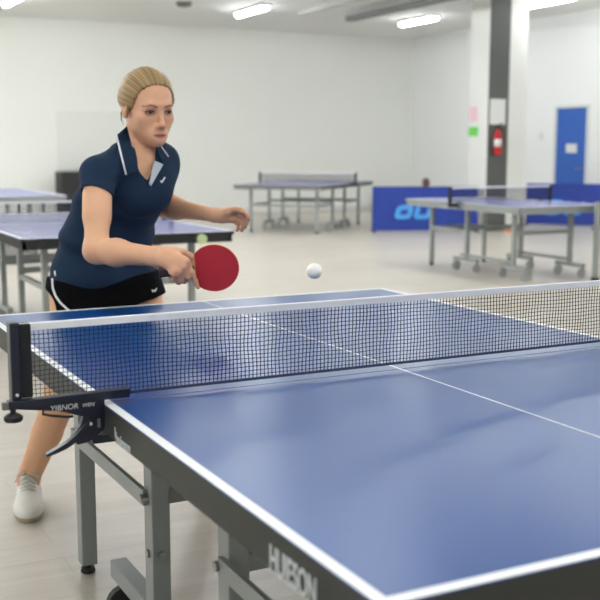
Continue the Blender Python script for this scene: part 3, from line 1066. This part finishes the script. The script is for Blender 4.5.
SKIN = lin((227, 176, 142))[:3]
def skin_pig(v):
    c = np.tile(np.array(list(SKIN) + [1.0]), (len(v), 1))
    l = ((v - HC) @ HFR.T) / HS
    x, y, z = np.abs(l[:, 0]), l[:, 1], l[:, 2]
    near = (np.abs(l).max(1) < .16)
    def blend(m, rgb, a):
        t = np.clip(m, 0, 1)[:, None] * a * near[:, None]
        c[:, :3] = c[:, :3] * (1 - t) + np.array(lin(rgb)[:3]) * t
    face = near & (z > -.13)
    blend(face.astype(float), (223, 171, 141), .9)
    g = lambda q, s_: np.exp(-(q / s_) ** 2)
    front = (y > .03).astype(float)
    blend(front * g(x - .045, .022) * g(z + .035, .022), (220, 156, 130), .22)             # cheeks
    blend(front * g(x, .010) * g(z + .042, .010) * (y > .095), (216, 142, 122), .5)        # nose tip
    lz = np.where(z > -.0722, .0062 * (1 - (x / .024) ** 2) * (1 - .22 * g(x, .004)), .0088 * (1 - (x / .024) ** 2))
    blend(np.clip((lz - np.abs(z + .0722)) / .0025 + .3, 0, 1) * (x < .0235) * (y > .07), (170, 84, 78), .9)      # lips
    blend((np.abs(z + .0722) < .0013) * (x < .022) * (y > .07), (96, 44, 42), .8)
    bz = .0170 + .006 * np.clip((x - .014) / .02, 0, 1) - .009 * np.clip((x - .036) / .016, 0, 1)
    th = .0035 - .0017 * np.clip((x - .02) / .03, 0, 1)
    blend(np.clip((th - np.abs(z - bz)) / .0016 + .4, 0, 1) * (x > .013) * (x < .053) * front, (98, 70, 50), .8)   # brows
    r_ = np.sqrt(((x - .0325) / .0195) ** 2 + ((z + .0005) / .0125) ** 2)
    blend(np.clip(1.25 - r_, 0, 1) * 1.6 * front, (150, 96, 76), .6)                     # lids: make-up brown, darkened further to stand in for socket shade
    r2 = np.sqrt(((x - .0325) / .0142) ** 2 + ((z + .0012) / .0058) ** 2)
    up = (z > -.0012)
    blend(np.clip((1.22 - r2) / .15, 0, 1) * up * front, (58, 38, 32), .9)                 # upper lashes
    blend(np.clip((1.15 - r2) / .15, 0, 1) * (~up) * front, (120, 78, 62), .6)
    # fingernails on the left hand
    for q in ((249.2, 220, 3.672), (245.6, 228, 3.70), (242, 231.5, 3.713)):
        d = np.linalg.norm(v - at(*q), axis=1)
        t = np.clip(1.3 - d / .0065, 0, 1)[:, None]
        c[:, :3] = c[:, :3] * (1 - t) + np.array(lin((150, 70, 78))[:3]) * t
    hand = np.minimum(np.linalg.norm(v - at(183, 270, 3.17), axis=1), np.linalg.norm(v - at(240, 218, 3.69), axis=1))
    t = np.clip(1 - hand / .075, 0, 1)[:, None] * .5
    c[:, :3] = c[:, :3] * (1 - t) + np.array(lin((216, 150, 128))[:3]) * t
    return c

skin = vcol_mat('skin', .5, sss=.06, spec=.3)
lo = np.array([-1.15, 0.6, 0.0])
hi = np.array([0.35, 2.15, 1.75])
player = field_mesh('person', body, lo, hi, .0029, skin, None, skin_pig)
tag(player, 'woman in a navy polo shirt and black shorts leaning forward with a red paddle', 'person')

# ---- eyes
eye_m = []
def eye_pig(v):
    c = np.tile(np.array(list(lin((226, 222, 216))[:3]) + [1.0]), (len(v), 1))
    return c
eyemat = vcol_mat('eye', .15, spec=.5)
for s in (-1, 1):
    ec = hp(s * .0325, .0685, -.0012)
    gaze = hf + .10 * hl - .10 * hu
    gaze /= np.linalg.norm(gaze)
    bm = bmesh.new()
    bmesh.ops.create_uvsphere(bm, u_segments=32, v_segments=24, radius=.0122 * HS)
    me = bpy.data.meshes.new('eye')
    for f in bm.faces:
        f.smooth = True
    bm.to_mesh(me)
    bm.free()
    co = np.array([v.co[:] for v in me.vertices])
    n_ = co / np.linalg.norm(co, axis=1)[:, None]
    ang = np.arccos(np.clip(n_ @ gaze, -1, 1))
    c = np.tile(np.array(list(lin((196, 188, 182))[:3]) + [1.0]), (len(co), 1))
    c[ang < .56] = list(lin((62, 72, 80)))
    c[ang < .27] = (.01, .01, .012, 1)
    a = me.attributes.new('pigment', 'FLOAT_COLOR', 'POINT')
    a.data.foreach_set('color', c.astype(np.float32).ravel())
    me.materials.append(eyemat)
    o = bpy.data.objects.new('eye', me)
    COL.objects.link(o)
    o.location = ec
    o.parent = player

# ---- hair
hair = Field()
def hphi(p):
    l = ((p - HC) @ HFR.T) / HS
    return l, np.arctan2(l[:, 0], l[:, 2] - .012)
def hair_fn(p):
    l, ph = hphi(p)
    x, y, z = l.T
    def el(c, r):
        q = (l - np.array(c)) / np.array(r)
        k0 = np.linalg.norm(q, axis=1)
        k1 = np.linalg.norm(q / np.array(r), axis=1) + 1e-9
        return k0 * (k0 - 1) / k1
    d = el((0, -.020, .036), (.0835, .100, .0885))
    d = smin(d, el((0, -.060, .02), (.075, .065, .070)), .02)
    xm = l * np.array([0, 1, 1]) + np.abs(l) * np.array([1, 0, 0])
    q = (xm - np.array((.072, -.022, .022))) / np.array((.0185, .045, .034))
    d = smin(d, (np.linalg.norm(q, axis=1) - 1) * .018, .012)
    # face opening
    y = y + .0022 * np.sin(ph * 23 + 1.0) + .0014 * np.sin(ph * 51)
    face = (np.abs((l[:, 0]) / .106) ** 2.4 + np.abs((y - .105) / .086) ** 2.4 + np.abs((z + .010) / .101) ** 2.4) ** (1 / 2.4) - 1
    d = smax(d, -face * .08, .006)
    d = smax(d, -(z - (-.024 + .62 * y)) * .85, .006)
    strands = np.sin(ph * 38 + 2.2 * np.sin(y * 22 + ph * 3)) * .0005 + np.sin(ph * 85 + 5 * np.sin(y * 14)) * .00045 + .0006 * np.sin(ph * 7 + 3 * y * 14)
    d = d + strands * np.clip((.09 - np.abs(y - -.01)) / .03, 0, 1)
    # gathered knot behind
    b = el((-.004, -.116, .022), (.034, .030, .046))
    b = b + .0012 * np.sin(np.arctan2(z - .02, x) * 9 + y * 160)
    d = smin(d, b, .010)
    return d * HS
hair.put('u', hair_fn, HC, .24, 0)
for (a0, a1, a2) in (((-.078, .010, .012), (-.080, .012, -.02), (-.076, .004, -.05)), ((-.07, -.055, -.03), (-.066, -.06, -.055), (-.060, -.052, -.075))):
    hair.cone(hp(*a0), hp(*a1), .0030, .0022, .004)
    hair.cone(hp(*a1), hp(*a2), .0022, .0012, .002)
def hair_pig(v):
    l, ph = hphi(v)
    t = .42 + .14 * np.sin(ph * 31 + 2 * np.sin(l[:, 1] * 20)) + .18 * np.sin(ph * 67 + 3 * np.sin(l[:, 1] * 17 + 1)) + .09 * np.sin(ph * 11 + l[:, 1] * 9)
    t = np.clip(t, 0, 1)[:, None]
    A, B = np.array(lin((112, 86, 54))[:3]), np.array(lin((188, 158, 108))[:3])
    c = A * (1 - t) + B * t
    edge = np.clip((l[:, 2:3] * -1 + .02) / .06, 0, 1) * .45
    c = c * (1 - edge) + np.array(lin((118, 90, 58))[:3]) * edge
    return np.concatenate([c, np.ones((len(v), 1))], 1)
hairmat = vcol_mat('blonde_hair', .45, spec=.45)
field_mesh('hair', hair, HC - .2, HC + .2, .0023, hairmat, player, hair_pig)

# ---- polo shirt
shirt = Field()
add_torso(shirt, -.001, .0080, 0)
shirt.cone(at(132, 157, 3.60), rsh, .060, .055, .05)
shirt.cone(at(146, 154, 3.66), lsh, .060, .058, .05)
shirt.cone(at(138, 152, 3.645), at(140, 143, 3.635), .064, .058, .03)
shirt.ell(BC[0], (.070, .055, .065), np.stack([TL, TF, Z3]), .07)
shirt.ell(BC[1], (.060, .048, .060), np.stack([TL, TF, Z3]), .07)
def sleeve(F, sh, el, t_end, r0, r1, tilt):
    sh, el = np.array(sh), np.array(el)
    ax = (el - sh) / np.linalg.norm(el - sh)
    e = sh + (el - sh) * t_end
    nrm = ax + tilt
    nrm /= np.linalg.norm(nrm)
    def fn(p):
        ab = e - sh
        q = ab @ ab
        t = np.clip((p - sh) @ ab / q, 0, 1.4)
        d = np.linalg.norm(p - sh - t[:, None] * ab, axis=1) - (r0 + (r1 - r0) * np.minimum(t, 1))
        return smax(d, (p - e) @ nrm, .003)
    F.put('u', fn, (sh + e) / 2, np.linalg.norm(e - sh) / 2 + .10, .022)
    def cut(p):
        ab = el - sh
        q = ab @ ab
        t = np.clip((p - sh) @ ab / q, t_end * .55, 1)
        return np.linalg.norm(p - sh - t[:, None] * ab, axis=1) - (.049)
    return cut, (sh + el) / 2
c1, cc1 = sleeve(shirt, rsh, relb, .27, .0565, .0555, -.25 * RT)
c2, cc2 = sleeve(shirt, lsh, lelb, .36, .060, .057, 0 * RT)
shirt.put('s', lambda p: np.where((p - np.array(rsh)) @ ((relb - rsh) / np.linalg.norm(relb - rsh)) > .02, np.maximum(c1(p), -((p - rsh) @ ((relb - rsh) / np.linalg.norm(relb - rsh)) - .05)), .1), cc1, .25, .002)
# hem, tilted like the photo's
h0, h1, h2 = at(54, 277, 3.80), at(102, 293, 3.70), at(147, 269, 3.72)
nrm = np.cross(h1 - h0, h2 - h0)
nrm = nrm / np.linalg.norm(nrm)
nrm = nrm if nrm[2] < 0 else -nrm
hem_c = at(103, 273, 3.84)
hn = -Z3 + .03 * RT
hn /= np.linalg.norm(hn)
def hem_fn(p):
    return (p - hem_c) @ hn - .036 * np.exp(-(((p - hem_c) @ RT) / .10) ** 2)
shirt.put('i', hem_fn, (0, 0, 0), 99, .003)
sm_n = RT * .96 - Z3 * .20 + FH * .15
sm_n /= np.linalg.norm(sm_n)
sm_c = at(112.5, 176, 3.47)
cu_n = (relb - rsh) / np.linalg.norm(relb - rsh)
def seams(p):
    q = (p - sm_c) @ sm_n
    g = np.exp(-(q / .0035) ** 2) * np.clip((p[:, 2] - 1.185) / .025, 0, 1) * (((p - CAM) @ FW) < 3.60)
    w_ = np.exp(-((q - .012) / .009) ** 2) * np.clip((p[:, 2] - 1.185) / .025, 0, 1) * (((p - CAM) @ FW) < 3.60)
    return .0032 * g - .0022 * w_
shirt.put('a', seams, sm_c, .22, 0)
shirt_full = Field()
shirt_full.L = list(shirt.L)
# neck opening
def hit(px, py, F, lift=.003, d0=3.2, d1=4.1):
    Ds = np.arange(d0, d1, .004)
    P = CAM + Ds[:, None] * (FW + (px - 300) / FPX * RT - (py - 300) / FPX * UP)
    v = F(P) - lift
    k = np.nonzero(v < 0)[0]
    if len(k) == 0:
        return None
    k = k[0]
    if k == 0:
        return P[0]
    t = v[k - 1] / (v[k - 1] - v[k])
    return P[k - 1] + (P[k] - P[k - 1]) * t
vb, vm = hit(150.2, 186, shirt_full, 0), hit(147.5, 166, shirt_full, 0)
shirt.cone(at(140, 132, 3.57), at(141, 152, 3.60), .062, .050, .004, 's')
shirt.cone(at(141, 150, 3.585), vm, .050, .034, .004, 's')
shirt.cone(vm, vb, .034, .007, .004, 's')
shirt.cone(at(139, 120, 3.62), at(139, 146, 3.64), .070, .058, .006, 's')
field_mesh('polo_shirt', shirt, lo, hi, .0034, M['navycloth'], player)
shirt_o = player.children[-1] if player.children[-1].name.startswith('polo') else [c_ for c_ in player.children if c_.name.startswith('polo')][0]

# ---- shorts
shorts = Field()
shorts.put('u', lambda p: torso(p, .002, .0), (0, 0, 0), 99, 0)
shorts.cone(rhip, np.array(rhip) * .55 + np.array(rknee) * .45, .112, .105, .04)
shorts.cone(lhip, np.array(lhip) * .55 + np.array(lknee) * .45, .112, .105, .04)
def fold_fn(p):
    return -hem_fn(p) - .002
shorts.put('i', fold_fn, (0, 0, 0), 99, .004)
s0 = at(110, 311, 3.8)
shorts.put('i', lambda p: (s0[2] - p[:, 2]) + .30 * ((p - s0) @ RT) * ((p - s0) @ RT > 0), (0, 0, 0), 99, .004)
nc = at(42, 309, 3.78)
shorts.cone(nc - FH * .16, nc + FH * .2, .078, .078, .004, 's')
sh_o = field_mesh('shorts', shorts, lo, hi, .0036, M['blackcloth'], player)

# ---- trim that lies on the cloth: found by following a line of sight to the cloth
def trim_line(name, pts, F, r, mtl, parent, lift=.001, n=24):
    q = []
    segs = len(pts) - 1
    for k in range(n + 1):
        u = k / n * segs
        i = min(int(u), segs - 1)
        t = u - i
        h_ = hit(pts[i][0] * (1 - t) + pts[i + 1][0] * t, pts[i][1] * (1 - t) + pts[i + 1][1] * t, F, lift)
        if h_ is not None and (not q or np.linalg.norm(h_ - q[-1]) < .05):
            q.append(h_)
    if len(q) < 2:
        return None
    return MB().tube(q, r, 8).build(name, mtl, parent, smooth=True)
both = Field()
both.L = []
def cloth_and_neck(p):
    return shirt_full(p)
def flap(name, corners, F, mtl, parent, lift=.006, thick=.003, nu=12, nv=14, curl=0.0):
    """corners: A (inner top), B (outer top), C (outer tip), D (inner tip)"""
    A, B, C_, D_ = [np.array(q, float) for q in corners]
    g = np.zeros((nu + 1, nv + 1, 3))
    dep = np.zeros((nu + 1, nv + 1))
    for i in range(nu + 1):
        for j in range(nv + 1):
            u, v = i / nu, j / nv
            q = (A * (1 - u) + B * u) * (1 - v) + (D_ * (1 - u) + C_ * u) * v
            h_ = hit(q[0], q[1], F, lift)
            dep[i, j] = (h_ - CAM) @ FW if h_ is not None else np.nan
    m = np.nanmedian(dep)
    dep = np.where(np.isnan(dep), m, dep)
    for _ in range(6):
        q = np.pad(dep, 1, mode='edge')
        sm = (q[:-2, 1:-1] + q[2:, 1:-1] + q[1:-1, :-2] + q[1:-1, 2:]) / 4
        dep = np.minimum(dep, sm)
    for i in range(nu + 1):
        for j in range(nv + 1):
            u, v = i / nu, j / nv
            q = (A * (1 - u) + B * u) * (1 - v) + (D_ * (1 - u) + C_ * u) * v
            g[i, j] = at(q[0], q[1], dep[i, j])
    fr = g.reshape(-1, 3)
    bkp = fr + FW * thick
    N = len(fr)
    fs = []
    for i in range(nu):
        for j in range(nv):
            a = i * (nv + 1) + j
            fs.append((a, a + 1, a + nv + 2, a + nv + 1))
            fs.append((N + a, N + a + nv + 1, N + a + nv + 2, N + a + 1))
    rim = [i * (nv + 1) for i in range(nu + 1)] + [nu * (nv + 1) + j for j in range(1, nv + 1)] + [i * (nv + 1) + nv for i in range(nu - 1, -1, -1)] + [j for j in range(nv - 1, 0, -1)]
    for k in range(len(rim)):
        a, b = rim[k], rim[(k + 1) % len(rim)]
        fs.append((a, b, b + N, a + N))
    o = MB().add(np.concatenate([fr, bkp]), fs).build(name, mtl, parent, smooth=True)
    return o, g
col_l, gl = flap('collar', [(127, 126), (115.5, 136), (125, 175), (138.5, 173.5)], cloth_and_neck, M['navycloth'], shirt_o)
col_r, gr = flap('collar', [(154.5, 146), (160.5, 144.5), (168.8, 156), (163.5, 165)], cloth_and_neck, M['navycloth'], shirt_o)
pk, gp = flap('placket', [(154.3, 160), (163.2, 164.5), (151, 186), (149, 184)], cloth_and_neck, M['placket'], shirt_o, lift=.004)
def edge_tube(name, g, col_o, u, r, lift=.002):
    i = int(round(u * (g.shape[0] - 1)))
    pts = [g[i, j] - FW * lift for j in range(g.shape[1])]
    MB().tube(pts, r, 8).build(name, M['whitecloth'], col_o, smooth=True)
edge_tube('collar_stripe', gl, col_l, .92, .0034)
edge_tube('collar_stripe', gr, col_r, .92, .0028)
trim_line('chest_emblem', [(160.5, 180.5), (161.8, 182.5), (164.8, 177.5)], shirt, .0026, M['whitecloth'], shirt_o, n=10)
trim_line('hem_tab', [(54.8, 271), (55.2, 276)], shirt, .0032, M['whitecloth'], shirt_o, n=4)
trim_line('piping', [(52.2, 279), (52.8, 288), (55.5, 296), (60.5, 303), (67, 309), (71, 312)], lambda p: np.minimum(shorts(p), body(p)), .0042, M['whitecloth'], sh_o, n=30)
trim_line('shorts_emblem', [(152, 289.5), (153, 292), (154.2, 290), (155.2, 291.6), (156.6, 288.2)], shorts, .0018, M['whitecloth'], sh_o, n=12)

# ---- shoes
def shoe(an, toe, nm):
    toe = np.array([toe[0], toe[1], 0])
    side = np.array([toe[1], -toe[0], 0])
    c0 = np.array([an[0], an[1], 0]) + toe * .055 - side * 0.0
    FR = np.stack([side, toe, Z3])
    def L(x, y, z):
        return c0 + x * side + y * toe + z * Z3
    u = Field()
    u.ell(L(0, .075, .034), (.053, .080, .042), FR, .02)
    u.ell(L(0, .0, .045), (.046, .110, .052), FR, .03)
    u.cone(L(0, -.075, .045), L(0, -.065, .092), .040, .039, .03)
    u.cone(L(0, .045, .072), L(0, -.012, .112), .024, .026, .025)
    u.put('s', lambda p: (p[:, 2] * 1 - .020), (0, 0, 0), 99, .003)
    u.cone(L(0, -.052, .095), L(0, -.060, .20), .036, .042, .006, 's')
    o = field_mesh('shoe', u, c0 - .22, c0 + .22, .0028, M['shoe'], player)
    s = MB()
    pl = []
    for k in range(40):
        t = 2 * math.pi * k / 40
        x, y = math.cos(t), math.sin(t)
        wx = .0525 if y > 0 else .046
        pl.append((math.copysign(abs(x) ** .8, x) * wx, math.copysign(abs(y) ** .9, y) * .135 + .005))
    def lev(sc, z):
        return [L(p[0] * sc, p[1] * (1 + (sc - 1) * .4), z) for p in pl]
    rings = [lev(.94, 0), lev(1.02, .006), lev(1.04, .018), lev(1.0, .028)]
    vs = [q for r in rings for q in r]
    fs = [tuple(range(40)), tuple(range(159, 119, -1))]
    for i in range(3):
        for k in range(40):
            k2 = (k + 1) % 40
            fs.append((i * 40 + k, i * 40 + k2, i * 40 + 40 + k2, i * 40 + 40 + k))
    s.add(vs, fs).build('sole', M['sole'], o, smooth=True)
    lc = MB()
    def top(x, y):
        zs = np.arange(.16, .02, -.0015)
        P = np.array([L(x, y, z) for z in zs])
        v = u(P) - .001
        k = np.nonzero(v < 0)[0]
        return P[k[0]] if len(k) else L(x, y, .08)
    for k in range(5):
        y = .062 - .017 * k
        lc.tube([top(x, y - .006 * abs(x) / .02) for x in (-.026, -.016, -.006, .006, .016, .026)], .0028, 6)
        if k < 4:
            lc.tube([top(x, y - .017 * (x + .02) / .04) + Z3 * .002 for x in (-.02, -.01, 0, .01, .02)], .0025, 6)
    t0 = top(0, -.004) + Z3 * .003
    for sx in (-1, 1):
        lc.tube([t0, t0 + side * sx * .018 + toe * .014 + Z3 * .012, t0 + side * sx * .038 + toe * .022 - Z3 * .006, t0 + side * sx * .022 + toe * .014 - Z3 * .002, t0], .0024, 6)
        lc.tube([t0, t0 + side * sx * .03 + toe * .03 - Z3 * .0, t0 + side * sx * .046 + toe * .036 - Z3 * .022], .0022, 6)
    lc.build('lace', M['lace'], o, smooth=True)
    for yy, zz in ((.03, .05), (.0, .055)):
        for sx in (-1, 1):
            pass
    return o
shoe(rank, toeR, 'r')
shoe(lank, toeL, 'l')

# ------------------------------------------------------------------ the paddle in her right hand
pc = at(214.3, 267.8, PD)
paddle = empty('table_tennis_paddle', pc, 'red table tennis paddle held in the right hand of the player', 'paddle')
ax = -(math.cos(math.radians(5)) * RT + math.sin(math.radians(5)) * Z3)            # towards the handle
pn = -(FH * .985 + Z3 * .12)                                                       # red side faces
pn = pn - ax * (pn @ ax)
pn /= np.linalg.norm(pn)
pv = np.cross(pn, ax)
def PL(a, b, n_):
    return ax * a + pv * b + pn * n_
RB = .0735
def outline(cut):
    pts = []
    for k in range(64):
        t = 2 * math.pi * k / 64
        a, b = RB * 1.02 * math.cos(t), RB * .985 * math.sin(t)
        pts.append((min(a, cut) if cut else a, b))
    return pts
def slab(poly, n0, n1, nm, mtl, bev=0):
    n = len(poly)
    vs = [PL(p[0], p[1], n0) for p in poly] + [PL(p[0], p[1], n1) for p in poly]
    fs = [tuple(range(n)), tuple(range(2 * n - 1, n - 1, -1))] + [(i, i + n, (i + 1) % n + n, (i + 1) % n) for i in range(n)]
    return MB().add(vs, fs).build(nm, mtl, paddle, bevel=bev)
bo_ = []
for k in range(64):
    t = -math.pi + 2 * math.pi * k / 64
    a, b = (RB + .001) * 1.02 * math.cos(t), (RB + .001) * .985 * math.sin(t)
    if a > .052:
        w_ = max(.0125, .0535 * (1 - (a - .052) / .02))
        b = max(-w_, min(w_, b))
        a = .052 + (a - .052) * 1.6
    bo_.append((a, b))
slab(bo_, -.003, .003, 'blade', M['wood'])
slab(outline(.056), .003, .0068, 'rubber', M['rubber_red'], .0008)['label'] = 'red rubber'
slab(outline(.056), -.0068, -.003, 'rubber', M['rubber_black'], .0008)['label'] = 'black rubber'
hd = MB()
hp_ = []
sec = [(.060, .0125, .010), (.075, .0135, .0115), (.11, .0132, .0112), (.15, .0150, .0120), (.166, .0162, .0125), (.169, .015, .011)]
n = 20
vs, fs = [], []
for (a, wb, wn) in sec:
    for k in range(n):
        t = 2 * math.pi * k / n
        c_, s_ = math.cos(t), math.sin(t)
        vs.append(PL(a, math.copysign(abs(c_) ** .7, c_) * wb, math.copysign(abs(s_) ** .7, s_) * wn))
for i in range(len(sec) - 1):
    for k in range(n):
        k2 = (k + 1) % n
        fs.append((i * n + k, i * n + k2, (i + 1) * n + k2, (i + 1) * n + k))
fs += [tuple(range(n)), tuple(range((len(sec) - 1) * n, len(sec) * n))]
hd.add(vs, fs).build('handle', M['handle'], paddle, smooth=False)
